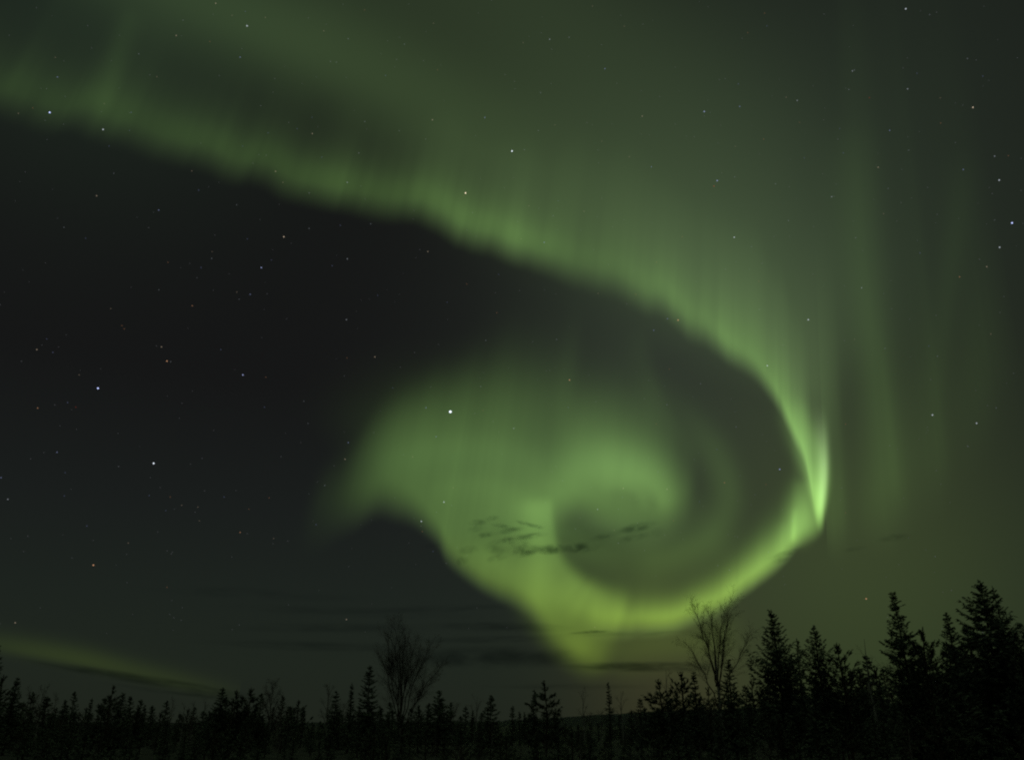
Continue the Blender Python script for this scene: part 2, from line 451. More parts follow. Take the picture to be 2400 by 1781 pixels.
FAINT = [
    (285, 245, .35, 'b'), (351, 754, .42, 'y'), (345, 457, .5, 'b'), (544, 640, .38, 'b'), (210, 426, .36, 'y'), (417, 372, .34, 'y'), (522, 125, .45, 'b'),
    (125, 168, .36, 'b'), (383, 78, .36, 'y'), (469, 8, .38, 'y'), (704, 68, .32, 'y'), (757, 85, .34, 'w'), (940, 261, .5, 'y'), (1054, 256, .5, 'b'), (1175, 202, .3, 'w'),
    (1195, 86, .38, 'w'), (1237, 82, .3, 'w'), (1315, 150, .5, 'b'), (1608, 232, .5, 'b'), (1605, 183, .34, 'b'), (1597, 385, .34, 'w'), (1451, 693, .4, 'b'), (1421, 718, .46, 'b'),
    (1183, 527, .5, 'b'), (780, 333, .34, 'w'), (755, 397, .4, 'w'), (679, 291, .36, 'y'), (926, 886, .48, 'b'), (948, 949, .36, 'b'), (1117, 931, .4, 'w'), (1045, 840, .32, 'w'),
    (815, 776, .5, 'y'), (753, 695, .38, 'w'), (757, 962, .42, 'b'), (750, 998, .4, 'y'), (1080, 680, .34, 'o'), (1355, 1061, .44, 'y'), (1299, 1107, .5, 'w'), (1450, 1063, .4, 'y'),
    (1575, 1049, .4, 'o'), (1973, 194, .5, 'w'), (1934, 284, .42, 'b'), (2094, 369, .48, 'b'), (2145, 580, .36, 'y'), (2086, 602, .42, 'o'), (1853, 155, .42, 'w'), (1857, 153, .32, 'w'),
    (1890, 213, .32, 'r'), (1733, 219, .42, 'w'), (1845, 195, .32, 'w'), (1808, 428, .4, 'w'), (1921, 465, .32, 'y'), (1873, 626, .38, 'w'), (1833, 333, .3, 'b'), (1909, 364, .36, 'y'),
    (1416, 363, .36, 'b'), (1396, 253, .4, 'y'), (2103, 128, .3, 'w'), (2045, 268, .32, 'o'), (2162, 340, .38, 'w'), (2192, 339, .28, 'o'), (2154, 726, .34, 'y'), (2000, 550, .34, 'b'),
    (82, 887, .42, 'o'), (147, 875, .34, 'b'), (172, 815, .32, 'y'), (165, 885, .3, 'r'), (124, 983, .4, 'b'), (80, 760, .4, 'y'), (115, 766, .34, 'b'), (17, 1085, .42, 'w'), (2, 1038, .4, 'b'),
    (522, 1157, .46, 'o'), (33, 1353, .42, 'y'), (753, 1346, .42, 'y'), (189, 1143, .28, 'b'), (279, 1180, .28, 'y'), (363, 1276, .28, 'o'), (1293, 1363, .34, 'y'),
    (930, 547, .38, 'y'), (437, 582, .34, 'b'), (460, 562, .32, 'w'), (755, 563, .4, 'w'), (722, 578, .34, 'b'), (418, 665, .36, 'o'), (480, 760, .26, 'b'), (578, 820, .34, 'o'),
    (575, 885, .26, 'b'), (270, 715, .3, 'o'), (265, 708, .28, 'o'), (40, 247, .34, 'y'), (1344, 1180, .25, 'w'), (1210, 738, .32, 'w'), (1056, 740, .28, 'w'), (1300, 638, .26, 'y'),
    (672, 497, .3, 'w'), (740, 490, .28, 'b'), (806, 487, .3, 'w'), (599, 373, .36, 'y'), (615, 397, .32, 'y'), (672, 420, .28, 'w'), (432, 414, .3, 'b'), (515, 635, .28, 'y'), (585, 1082, .28, 'o'),
    (370, 1080, .26, 'o'), (395, 1098, .28, 'y'), (430, 1102, .26, 'y'), (487, 1080, .26, 'b'), (595, 1170, .3, 'y'), (687, 1140, .28, 'b'), (706, 1055, .3, 'w'), (1270, 460, .34, 'y'), (1150, 448, .28, 'y'),
    (1368, 341, .28, 'y'), (1714, 480, .3, 'w'), (1686, 400, .28, 'w'), (1660, 303, .28, 'o'), (1709, 212, .3, 'y'), (1860, 517, .26, 'w'), (793, 265, .3, 'w'), (1427, 570, .3, 'o'), (1523, 834, .3, 'w'),
    (1838, 922, .32, 'o'), (1665, 1053, .3, 'o'), (1600, 928, .26, 'w'), (1450, 880, .24, 'w'), (1382, 640, .3, 'o'), (918, 1155, .34, 'o'), (985, 1060, .26, 'y'), (897, 993, .3, 'y'),
]
for x, y, m, k in FAINT:
    star(x, y, m * .92, k, {'b': 'faint bluish pinpoint star among many others in the night sky', 'w': 'faint white pinpoint star among many others in the night sky', 'y': 'faint yellowish pinpoint star among many others in the night sky',
                            'o': 'faint orange pinpoint star among many others in the night sky', 'r': 'faint reddish pinpoint star among many others in the night sky'}[k], 'faint stars')

rq = np.random.RandomState(77)
LAB = {'b': 'bluish speck of a star, among the dimmest one can still make out', 'w': 'white speck of a star, among the dimmest one can still make out', 'y': 'yellowish speck of a star, among the dimmest one can still make out',
       'o': 'orange speck of a star, among the dimmest one can still make out'}
for _ in range(110):
    k = rq.choice(list('bwyo'), p=[.3, .35, .2, .15])
    star(rq.uniform(10, 2216), 10 + 1280 * rq.rand() ** 1.2, rq.uniform(.05, .18), k, LAB[k], 'dimmest stars')


def star_dust():
    """All the stars too faint to tell apart."""
    V, F = [], []
    base = star_me['w', 0]
    bv = np.array([v.co[:] for v in base.vertices])[:12]
    import bmesh
    bm = bmesh.new()
    bmesh.ops.create_icosphere(bm, subdivisions=1, radius=1.0)
    bv = np.array([v.co[:] for v in bm.verts])
    bf = [[v.index for v in f.verts] for f in bm.faces]
    bm.free()
    for i in range(520):
        d = ray(rq.uniform(-100, 2330), rq.uniform(-60, 1380))
        r = STAR_R * rq.uniform(.45, .75) / FOC
        V.append(d * STAR_R + bv * r)
        F += [[q + i * len(bv) for q in f] for f in bf]
    me = bpy.data.meshes.new('faint_starfield')
    me.from_pydata(np.concatenate(V).tolist(), [], F)
    o = mesh_obj('faint_starfield', me, star_mat('faint_starlight', (.85, .86, .95), .11))
    o.location = EYE
    return tag(o, kind='stuff')


star_dust()

# ------------------------------------------------------------------ clouds: thin real volumes a few kilometres off
cloud_mats = {}


def cloud_mat(dens, stretch):
    """Soft-edged ragged mist: thick in the middle of the unit ball, torn by noise."""
    if (dens, stretch) in cloud_mats:
        return cloud_mats[dens, stretch]
    m, t, out = new_mat('cloud_mist')
    N = t.nodes.new
    v = N('ShaderNodeVolumeAbsorption')
    v.inputs['Color'].default_value = (.30, .34, .40, 1)
    tc, oi = N('ShaderNodeTexCoord'), N('ShaderNodeObjectInfo')
    ln = N('ShaderNodeVectorMath')
    ln.operation = 'LENGTH'
    t.links.new(tc.outputs['Object'], ln.inputs[0])
    mr = N('ShaderNodeMapRange')
    mr.interpolation_type = 'SMOOTHSTEP'
    for k, x in (('From Min', 1.0), ('From Max', .15), ('To Min', 0.0), ('To Max', 1.0)):
        mr.inputs[k].default_value = x
    t.links.new(ln.outputs['Value'], mr.inputs['Value'])
    mp = N('ShaderNodeMapping')
    mp.inputs['Scale'].default_value = (stretch, 1.2, 1.1)
    t.links.new(tc.outputs['Object'], mp.inputs['Vector'])
    of = N('ShaderNodeVectorMath')
    of.operation = 'SCALE'
    of.inputs[0].default_value = (37.0, 91.0, 53.0)
    t.links.new(oi.outputs['Random'], of.inputs['Scale'])
    ad = N('ShaderNodeVectorMath')
    t.links.new(mp.outputs[0], ad.inputs[0])
    t.links.new(of.outputs[0], ad.inputs[1])
    nz = N('ShaderNodeTexNoise')
    nz.inputs['Scale'].default_value = 1.0
    nz.inputs['Detail'].default_value = 5.0
    nz.inputs['Distortion'].default_value = .6
    t.links.new(ad.outputs[0], nz.inputs['Vector'])
    m2 = N('ShaderNodeMapRange')
    m2.interpolation_type = 'SMOOTHSTEP'
    for k, x in (('From Min', .30), ('From Max', .68), ('To Min', 0.0), ('To Max', 1.0)):
        m2.inputs[k].default_value = x
    t.links.new(nz.outputs['Fac'], m2.inputs['Value'])
    mu = N('ShaderNodeMath')
    mu.operation = 'MULTIPLY'
    t.links.new(mr.outputs[0], mu.inputs[0])
    t.links.new(m2.outputs[0], mu.inputs[1])
    m3 = N('ShaderNodeMath')
    m3.operation = 'MULTIPLY'
    t.links.new(mu.outputs[0], m3.inputs[0])
    m3.inputs[1].default_value = dens
    t.links.new(m3.outputs[0], v.inputs['Density'])
    t.links.new(v.outputs[0], out.inputs['Volume'])
    cloud_mats[dens, stretch] = m
    return m


def cloud(x, y, wpx, hpx, depth_of, label, group, tilt=0.0, dist=15000.0, stretch=2.2, name='cloud'):
    """A flat drifting cloud wpx wide and hpx tall in the frame; depth_of: how much of the light it holds back."""
    import bmesh
    d = ray(x, y)
    d = d / math.hypot(d[0], d[1])
    px = dist / FOC * math.sqrt(1 + d[2] ** 2)
    sx, sz, sy = wpx * px / 2, hpx * px / 2, max(wpx * px * .3, hpx * px) / 2
    bm = bmesh.new()
    bmesh.ops.create_icosphere(bm, subdivisions=3, radius=1.0)
    me = bpy.data.meshes.new(name)
    bm.to_mesh(me)
    bm.free()
    me.materials.append(cloud_mat(round(depth_of / sy / .55, 6), stretch))
    o = mesh_obj(name, me)
    o.location = Vector(d * dist) + EYE
    o.scale = (sx, sy, sz)
    o.rotation_euler = (0, -math.radians(tilt), -math.atan2(d[0], d[1]))
    return tag(o, label, 'cloud', group)


GC = 'small dark cloudlets in front of the swirl'
CLOUDLETS = [   # x, y, width, height, depth, tilt, label
    (1150, 1198, 62, 13, .75, 12, 'darkest ragged cloudlet crossing the bright ridge left of the dark eye'),
    (1198, 1194, 56, 13, .95, 2, 'thick dark cloudlet against the foot of the bright ridge'),
    (1262, 1190, 66, 13, .70, 4, 'dark cloudlet inside the lower part of the dark eye'),
    (1384, 1147, 74, 12, .62, 10, 'long dark cloudlet under the right side of the bright crest'),
    (1376, 1168, 60, 10, .40, 12, 'thin cloudlet just below the long one under the bright crest'),
    (1310, 1166, 60, 8, .28, 10, 'very thin cloudlet between the dark eye and the crest'),
    (1146, 1166, 74, 8, .60, 8, 'long thin cloudlet touching the left side of the bright ridge'),
    (1108, 1153, 52, 8, .55, 10, 'thin slanting cloudlet in the middle of the flock'),
    (1106, 1174, 28, 10, .50, 0, 'small round cloudlet in the middle of the flock'),
    (1143, 1138, 40, 6, .48, -14, 'topmost right cloudlet of the flock beside the ridge'),
    (1165, 1144, 34, 6, .42, -12, 'cloudlet on the bright left side of the eye, near its top'),
    (1095, 1144, 50, 6, .32, -10, 'faint cloudlet sloping down right near the top of the flock'),
    (1038, 1136, 34, 9, .50, 4, 'dark cloudlet at the upper left end of the flock'),
    (1070, 1127, 26, 8, .36, 10, 'small cloudlet above the upper left end of the flock'),
    (1033, 1150, 30, 10, .24, 10, 'pale cloudlet below the upper left end of the flock'),
    (1054, 1163, 40, 8, .42, 10, 'slanting cloudlet left of the middle of the flock'),
    (1080, 1178, 50, 7, .22, 12, 'pale long cloudlet below the middle of the flock'),
    (1128, 1190, 44, 14, .42, 20, 'cloudlet sloping up right under the flock'),
    (1080, 1194, 50, 14, .34, -6, 'broad pale cloudlet at the bottom of the flock'),
    (1080, 1212, 46, 10, .28, 14, 'lowest pale cloudlet of the flock'),
    (1018, 1195, 40, 11, .30, 10, 'pale cloudlet near the slanting lower border of the swirl'),
    (1004, 1219, 26, 12, .34, 30, 'lone cloudlet on the lower border of the swirl'),
    (1420, 1158, 50, 14, .14, 10, 'faint patch of mist right of the long cloudlet'),
    (1706, 1204, 60, 8, .34, 14, 'thin dark cloudlet across the lower limb below the fold'),
    (1700, 1216, 40, 8, .30, 16, 'second thin cloudlet on the outer edge of the lower limb'),
    (1945, 1168, 56, 9, .22, 4, 'faint dark cloudlet in the olive glow right of the fold'),
    (1856, 1193, 44, 6, .16, 8, 'very faint cloudlet in the olive glow, nearer to the fold'),
    (1110, 1168, 190, 60, .14, 4, 'broad thin veil of mist behind the flock of cloudlets'),
    (1300, 1172, 220, 34, .14, 5, 'thin veil of mist drifting across the dark eye'),
    (935, 1186, 50, 6, .10, 6, 'barely visible cloudlet left of the lower border of the swirl'),
]
for i, (x, y, w, h, dep, tl, lab) in enumerate(CLOUDLETS):
    cloud(x, y, w * 1.5, h * 2.3, dep * 1.05, lab, GC, tl, 14000 + 60 * i)
GS = 'thin cloud bars low over the forest'
BARS = [
    (1080, 1428, 360, 32, .42, 0, 'broad blue-grey cloud bar beside the tail of the aurora'),
    (1400, 1449, 330, 14, .55, -.5, 'dark cloud bar cutting off the foot of the aurora'),
    (1380, 1376, 360, 7, .16, .6, 'hair-thin cloud bar across the tail of the aurora'),
    (1285, 1373, 90, 5, .38, 3, 'small dark cloud sliver on the bright tail of the aurora'),
    (1090, 1362, 300, 14, .22, -1, 'thin cloud bar left of the bright tail'),
    (1050, 1390, 330, 10, .20, 1.5, 'thin cloud bar above the broad blue-grey one'),
    (780, 1330, 520, 10, .14, -1, 'faint long cloud bar above the tall bare birch'),
    (740, 1364, 460, 12, .18, 1, 'faint long cloud bar level with the top of the tall bare birch'),
    (700, 1404, 500, 13, .18, -.8, 'faint long cloud bar behind the crown of the tall bare birch'),
    (320, 1478, 420, 13, .42, -8, 'dark cloud bar under the far faint band at left'),
    (420, 1508, 300, 9, .22, -6, 'lower dark cloud bar under the far faint band at left'),
    (560, 1290, 460, 12, .10, -.5, 'barely visible cloud bar highest over the left half of the forest'),
    (1250, 1492, 380, 10, .10, 0, 'faint cloud bar lowest over the middle of the forest'),
    (960, 1322, 340, 8, .16, 2, 'thin cloud bar right above the broad bars, left of the swirl border'),
]
for i, (x, y, w, h, dep, tl, lab) in enumerate(BARS):
    cloud(x, y, w * 1.3, h * 1.8, dep * 2.1, lab, GS, tl, 23000 + 170 * i, stretch=3.5, name='cloud_bar')


# ------------------------------------------------------------------ ground and far hills
def matte(name, c1, c2, scale, rough=.9, detail=4.0, stretch=(1, 1, 1)):
    m, t, out = new_mat(name)
    b = t.nodes.new('ShaderNodeBsdfPrincipled')
    b.inputs['Roughness'].default_value = rough
    b.inputs['Specular IOR Level'].default_value = .2
    tc = t.nodes.new('ShaderNodeTexCoord')
    mp = t.nodes.new('ShaderNodeMapping')
    mp.inputs['Scale'].default_value = stretch
    nz = t.nodes.new('ShaderNodeTexNoise')
    nz.inputs['Scale'].default_value = scale
    nz.inputs['Detail'].default_value = detail
    r = t.nodes.new('ShaderNodeValToRGB')
    r.color_ramp.elements[0].position = .32
    r.color_ramp.elements[1].position = .68
    r.color_ramp.elements[0].color = (*c1, 1)
    r.color_ramp.elements[1].color = (*c2, 1)
    t.links.new(tc.outputs['Object'], mp.inputs['Vector'])
    t.links.new(mp.outputs[0], nz.inputs['Vector'])
    t.links.new(nz.outputs['Fac'], r.inputs[0])
    t.links.new(r.outputs[0], b.inputs['Base Color'])
    t.links.new(b.outputs[0], out.inputs['Surface'])
    return m


m_ground = matte('heath_ground', (.016, .017, .014), (.032, .032, .027), .6, detail=8)
m_ridge = matte('ridge_forest', (.009, .011, .013), (.016, .019, .021), .02, detail=8)
m_spruce = matte('spruce_needles', (.050, .066, .048), (.098, .118, .084), 2.2)
m_pine = matte('pine_needles', (.054, .068, .050), (.100, .120, .086), 2.2)
m_bark = matte('conifer_bark', (.050, .038, .030), (.12, .090, .068), 5, stretch=(1, 1, .25))
m_birch = matte('birch_bark', (.14, .13, .12), (.42, .41, .39), 3, stretch=(1, 1, 2.2))
m_twig = matte('birch_twigs', (.045, .032, .028), (.085, .062, .052), 3)


def ground_z(x, y):
    r = np.hypot(x, y)
    z = .22 * np.sin(x * .11 + 1.3) * np.cos(y * .09) + .12 * np.sin(x * .31 + y * .23)
    return z * np.clip((r - 8) / 25, 0, 1) * np.clip((400 - r) / 300, 0, 1) - 0.12


def build_ground():
    rad = np.concatenate([[0], np.geomspace(3, 300, 90), np.geomspace(360, 60000, 26)])
    na = 144
    a = np.linspace(0, 2 * np.pi, na, endpoint=False)
    X = rad[:, None] * np.cos(a)
    Y = rad[:, None] * np.sin(a)
    Z = ground_z(X, Y)
    v = np.stack([X, Y, Z], -1).reshape(-1, 3)
    f = []
    for i in range(len(rad) - 1):
        for j in range(na):
            k = (j + 1) % na
            if i == 0:
                f.append((j, na + j, na + k))
            else:
                f.append((i * na + j, (i + 1) * na + j, (i + 1) * na + k, i * na + k))
    me = bpy.data.meshes.new('ground')
    me.from_pydata(v.tolist(), [], f)
    return tag(mesh_obj('ground', me, m_ground), kind='structure')


build_ground()

RIDGE = [(-700, 1566), (0, 1568), (400, 1570), (700, 1570), (930, 1569), (1085, 1567), (1200, 1561), (1300, 1553), (1400, 1548), (1500, 1543), (1650, 1538), (1900, 1532), (2226, 1526), (2900, 1530)]


def build_ridge():
    """A long low wooded ridge about 1.5 km off, with a rounded back behind its crest."""
    x = np.linspace(-700, 2900, 1400)
    y = np.interp(x, [p[0] for p in RIDGE], [p[1] for p in RIDGE])
    y = y + 1.1 * noise1(x, 30, 4) + .9 * noise1(x, 9, 5) - 1.1 * np.abs(noise1(x, 3.4, 6))
    d = ray(x, y)
    d = d / np.hypot(d[:, 0], d[:, 1])[:, None]
    dist = 1500 + 120 * noise1(x, 300, 8)
    top = d * dist[:, None] + np.array(EYE)
    h = np.maximum(top[:, 2], .5)
    rows = []
    for k, (f, q) in enumerate(((.80, -.1), (.86, .25), (.92, .60), (.97, .9), (1.0, 1.0), (1.06, .9), (1.15, .6), (1.3, -.1))):
        p = top.copy()
        p[:, :2] *= f
        p[:, 2] = h * q - .5 + (.8 * noise1(x + 37 * k, 5, 20 + k) if 0 < k < 7 and k != 4 else 0) * (h / 12 + .3) * .3
        if k == 4:
            p[:, 2] = top[:, 2]
        rows.append(p)
    V = np.stack(rows, 1)
    n, m = V.shape[:2]
    idx = np.arange(n * m).reshape(n, m)
    f = np.stack([idx[:-1, :-1], idx[1:, :-1], idx[1:, 1:], idx[:-1, 1:]], -1).reshape(-1, 4)
    me = bpy.data.meshes.new('hills')
    me.from_pydata(V.reshape(-1, 3).tolist(), [], f.tolist())
    return tag(mesh_obj('hills', me, m_ridge), kind='structure')


build_ridge()
# ------------------------------------------------------------------ trees
class Geo:
    """Collects triangles and quads."""

    def __init__(self):
        self.v, self.f, self.n = [], [], 0

    def add(self, v, f):
        v = np.asarray(v, np.float32).reshape(-1, 3)
        self.v.append(v)
        self.f.append(np.asarray(f, np.int32) + self.n)
        self.n += len(v)

    def tube(self, pts, rad, sides=5):
        P = np.asarray(pts, float)
        r = np.asarray(rad, float)
        T = np.gradient(P, axis=0)
        T /= np.linalg.norm(T, axis=1, keepdims=True) + 1e-9
        ref = np.where(np.abs(T[:, 2:3]) > .9, [[1., 0, 0]], [[0., 0, 1]])
        U = np.cross(T, ref)
        U /= np.linalg.norm(U, axis=1, keepdims=True) + 1e-9
        V = np.cross(T, U)
        a = np.arange(sides) * 2 * np.pi / sides
        R = P[:, None, :] + r[:, None, None] * (np.cos(a)[None, :, None] * U[:, None, :] + np.sin(a)[None, :, None] * V[:, None, :])
        k = len(P)
        i = np.arange(k * sides).reshape(k, sides)
        j = np.roll(i, -1, 1)
        q = np.stack([i[:-1], j[:-1], j[1:], i[1:]], -1).reshape(-1, 4)
        self.add(R, np.concatenate([q[:, [0, 1, 2]], q[:, [0, 2, 3]]]))

    def blades(self, a, b, w, rnd):
        """Flat pointed leaves from points a to b, each rolled at random about its length."""
        a, b = np.asarray(a, float).reshape(-1, 3), np.asarray(b, float).reshape(-1, 3)
        d = b - a
        l = np.linalg.norm(d, axis=1, keepdims=True) + 1e-9
        s = np.cross(d / l, rnd.normal(size=d.shape))
        s /= np.linalg.norm(s, axis=1, keepdims=True) + 1e-9
        w = np.broadcast_to(np.asarray(w, float).reshape(-1, 1), (len(a), 1))
        m = a + d * .45
        V = np.stack([a, m + s * w * .5, b, m - s * w * .5], 1)
        i = np.arange(len(a))[:, None] * 4
        self.add(V, np.concatenate([i + [0, 1, 2], i + [0, 2, 3]]))

    def mesh(self, name, mat):
        v = np.concatenate(self.v)
        f = np.concatenate(self.f)
        me = bpy.data.meshes.new(name)
        me.vertices.add(len(v))
        me.vertices.foreach_set('co', v.ravel())
        me.loops.add(len(f) * 3)
        me.loops.foreach_set('vertex_index', f.ravel())
        me.polygons.add(len(f))
        me.polygons.foreach_set('loop_start', np.arange(len(f), dtype=np.int32) * 3)
        me.update(calc_edges=True)
        me.materials.append(mat)
        return me


def unit(v):
    v = np.asarray(v, float)
    return v / (np.linalg.norm(v, axis=-1, keepdims=True) + 1e-9)


def spruce_meshes(h, slope, rmax, seed, gap=.21, per=9, droop=.30, fine=1.0, thin=1.0, ragged=.25, tip=.5):
    """A spruce h metres tall. slope: crown radius gained per metre below the top."""
    rnd = np.random.RandomState(seed)
    tr, cr_ = Geo(), Geo()
    bend = rnd.uniform(-.02, .02, 2) * h
    zz = np.linspace(0, 1, 9)
    path = np.stack([bend[0] * np.sin(zz * 3), bend[1] * np.sin(zz * 2.6), zz * h], 1)
    axis = lambda z: np.array([bend[0] * math.sin(z / h * 3), bend[1] * math.sin(z / h * 2.6), z])
    tr.tube(path, .012 + (.008 * h + .02) * (1 - zz) ** .9, 7)
    z = h - .12
    A, B, Wd = [], [], []
    # the leading shoot with short twigs
    for zt in np.linspace(h - tip * .9, h, 7):
        for _ in range(3):
            p = axis(min(zt, h))
            a = rnd.uniform(0, 6.28)
            l = .05 + .14 * (h - zt) / max(tip, .2)
            A.append(p); B.append(p + [math.cos(a) * l, math.sin(a) * l, l * .8]); Wd.append(.04)
    A.append(axis(h - .25)); B.append(axis(h) + [0, 0, .06]); Wd.append(.05)
    lim = 1.0
    while z > .18 * min(h, 2.5):
        lim = .6 * lim + .4 * rnd.uniform(1 - ragged * 1.3, 1 + ragged * .7)
        down = h - z
        base_r = min(slope * down ** .93 + .06, rmax * (1 + .08 * math.sin(z * 2.1 + seed))) * lim
        n = max(4, int(per * (.6 + .4 * min(1, down / 2)) * thin + rnd.uniform(-.5, .9)))
        a0 = rnd.uniform(0, 6.28)
        for k in range(n):
            az = a0 + k * 6.283 / n + rnd.uniform(-.35, .35)
            L = base_r * rnd.uniform(1 - ragged, 1 + ragged * .55)
            if L < .08:
                continue
            out = np.array([math.cos(az), math.sin(az), 0])
            side = np.array([-math.sin(az), math.cos(az), 0])
            zs = z + rnd.uniform(-.5, .5) * gap
            rise = .42 * math.exp(-down / 1.3) - droop * (1 - math.exp(-down / 2.2)) * rnd.uniform(.5, 1.4)
            m = max(4, int(L / (.085 / fine)))
            u = np.linspace(0, 1, m + 1)
            c = axis(zs) + out * (u * L)[:, None] + np.array([0, 0, 1]) * (L * (rise * u + .28 * u ** 3 * (1 if down > 1 else .3)))[:, None]
            cr_.tube(c[::max(1, m // 4)], np.linspace(.006 + .009 * L, .004, len(c[::max(1, m // 4)])), 3)
            for i in range(1, m + 1):
                if u[i] < .10:
                    continue
                lt = (.30 * L * (1 - .62 * u[i]) * (.35 + .65 * min(1, u[i] * 3)) + .06) * rnd.uniform(.7, 1.3)
                for s in (-1, 1):
                    d = out * .75 + side * s * rnd.uniform(.6, 1.1) + np.array([0, 0, rnd.uniform(-.55, .12)])
                    A.append(c[i]); B.append(c[i] + unit(d) * lt); Wd.append(.055 + .07 * lt)
                if rnd.rand() < .7:
                    A.append(c[i]); B.append(c[i] + np.array([rnd.uniform(-.4, .4), rnd.uniform(-.4, .4), -1]) * lt * .55); Wd.append(.06)
            A.append(c[-2]); B.append(c[-1] + out * .07); Wd.append(.06)
        z -= gap * rnd.uniform(.75, 1.25) * (.65 + .35 * min(1, down / 1.5))
    cr_.blades(A, B, Wd, rnd)
    return tr.mesh('spruce_trunk', m_bark), cr_.mesh('spruce_crown', m_spruce)


def brush(geo, a, b, rnd, w, dens=1.0):
    """A shoot clothed in needles."""
    a, b = np.asarray(a), np.asarray(b)
    l = np.linalg.norm(b - a)
    n = max(7, int(l / .026 * dens))
    t = rnd.uniform(0.05, 1, n)
    p = a + (b - a) * t[:, None]
    d = unit((b - a) / (l + 1e-9) * .9 + rnd.normal(size=(n, 3)) * .55)
    geo.blades(p, p + d * (w * rnd.uniform(.7, 1.3, n))[:, None], .034, rnd)
    geo.blades([a, a], [b, b], [w * .7, w * .7], rnd)


def pine_meshes(h, slope, rmax, seed, up=.55, gap=.34, per=6, bare=0.0, flat=0.0, heads=3, sparse=1.0, power=.9, needle=.15):
    """A young Scots pine: whorls of limbs that turn up at the ends, every shoot a brush of needles.
    flat 1: limbs held level in layers."""
    rnd = np.random.RandomState(seed)
    tr, br, cr_ = Geo(), Geo(), Geo()
    bend = rnd.uniform(-.03, .03, 2) * h
    axis = lambda z: np.array([bend[0] * math.sin(z / h * 3.2), bend[1] * math.sin(z / h * 2.7), z])
    zz = np.linspace(0, 1, 11)
    tr.tube([axis(q * h) for q in zz], .014 + (.010 * h + .02) * (1 - zz) ** .85, 8)
    brush(cr_, axis(h - .5), axis(h), rnd, needle * .9, 1.5)
    for dz in (.3, .55, .85):
        for k in range(3):
            a = rnd.uniform(0, 6.28)
            p = axis(h - dz)
            q = p + np.array([math.cos(a) * (.05 + .30 * dz), math.sin(a) * (.05 + .30 * dz), .22])
            br.tube([p, (p + q) / 2, q], [.008, .006, .004], 3)
            brush(cr_, p, q, rnd, needle * .9, 1.3)
    for k in range(heads):
        a = rnd.uniform(0, 6.28)
        l = rnd.uniform(.2, .42)
        p = axis(h - .45)
        brush(cr_, p, p + [math.cos(a) * .14, math.sin(a) * .14, l], rnd, needle * .9, 1.2)
    z = h - .95
    while z > h * bare + .35:
        down = h - z
        R0 = min(slope * down ** power + .05, rmax) * rnd.uniform(.82, 1.12)
        n = max(3, int(per * rnd.uniform(.7, 1.25)))
        a0 = rnd.uniform(0, 6.28)
        for k in range(n):
            az = a0 + k * 6.283 / n + rnd.uniform(-.4, .4)
            L = R0 * rnd.choice([.55, .8, .95, 1.05, 1.2], p=[.15, .25, .3, .2, .1])
            out = np.array([math.cos(az), math.sin(az), 0])
            side = np.array([-math.sin(az), math.cos(az), 0])
            u = np.linspace(0, 1, 8)
            e = up * (1 - flat) + .04
            lift = L * (e * u * .55 + e * .75 * u ** 2.4 - flat * .10 * np.sin(u * 3.1)) - (L * .10 * u if down > 2.5 else 0)
            wob = side * (L * .06 * np.sin(u * 5 + rnd.uniform(0, 6)))[:, None]
            c = axis(z + rnd.uniform(-.12, .12)) + out * (u * L)[:, None] + wob + np.array([0, 0, 1]) * lift[:, None]
            br.tube(c, np.linspace(.010 + .012 * L, .006, 8), 4)
            tip = unit(c[-1] - c[-2])
            brush(cr_, c[-2], c[-1] + tip * .16, rnd, needle)
            nshoot = max(3, int(L * 11 * sparse))
            for t in rnd.uniform(.28 if down > 1 else .15, 1, nshoot):
                i = min(6, int(t * 7))
                p = c[i] + (c[i + 1] - c[i]) * (t * 7 - i)
                s = rnd.choice([-1, 1])
                d = unit(out * rnd.uniform(.4, .9) + side * s * rnd.uniform(.35, 1.0) + np.array([0, 0, rnd.uniform(.1, .9) * (1 - .6 * flat)]))
                l = (.16 + .26 * L * (1 - t * .6)) * rnd.uniform(.6, 1.15)
                q = p + d * l
                br.tube([p, (p + q) / 2, q], [.006, .005, .004], 3)
                brush(cr_, p + d * l * .25, q, rnd, needle)
                if l > .38:
                    for _ in range(2):
                        d2 = unit(d + rnd.normal(size=3) * .5 + [0, 0, .3])
                        p2 = p + d * l * rnd.uniform(.4, .8)
                        brush(cr_, p2, p2 + d2 * l * .45, rnd, needle)
        z -= gap * rnd.uniform(.8, 1.2)
    return tr.mesh('pine_trunk', m_bark), br.mesh('pine_branches', m_bark), cr_.mesh('pine_crown', m_pine)


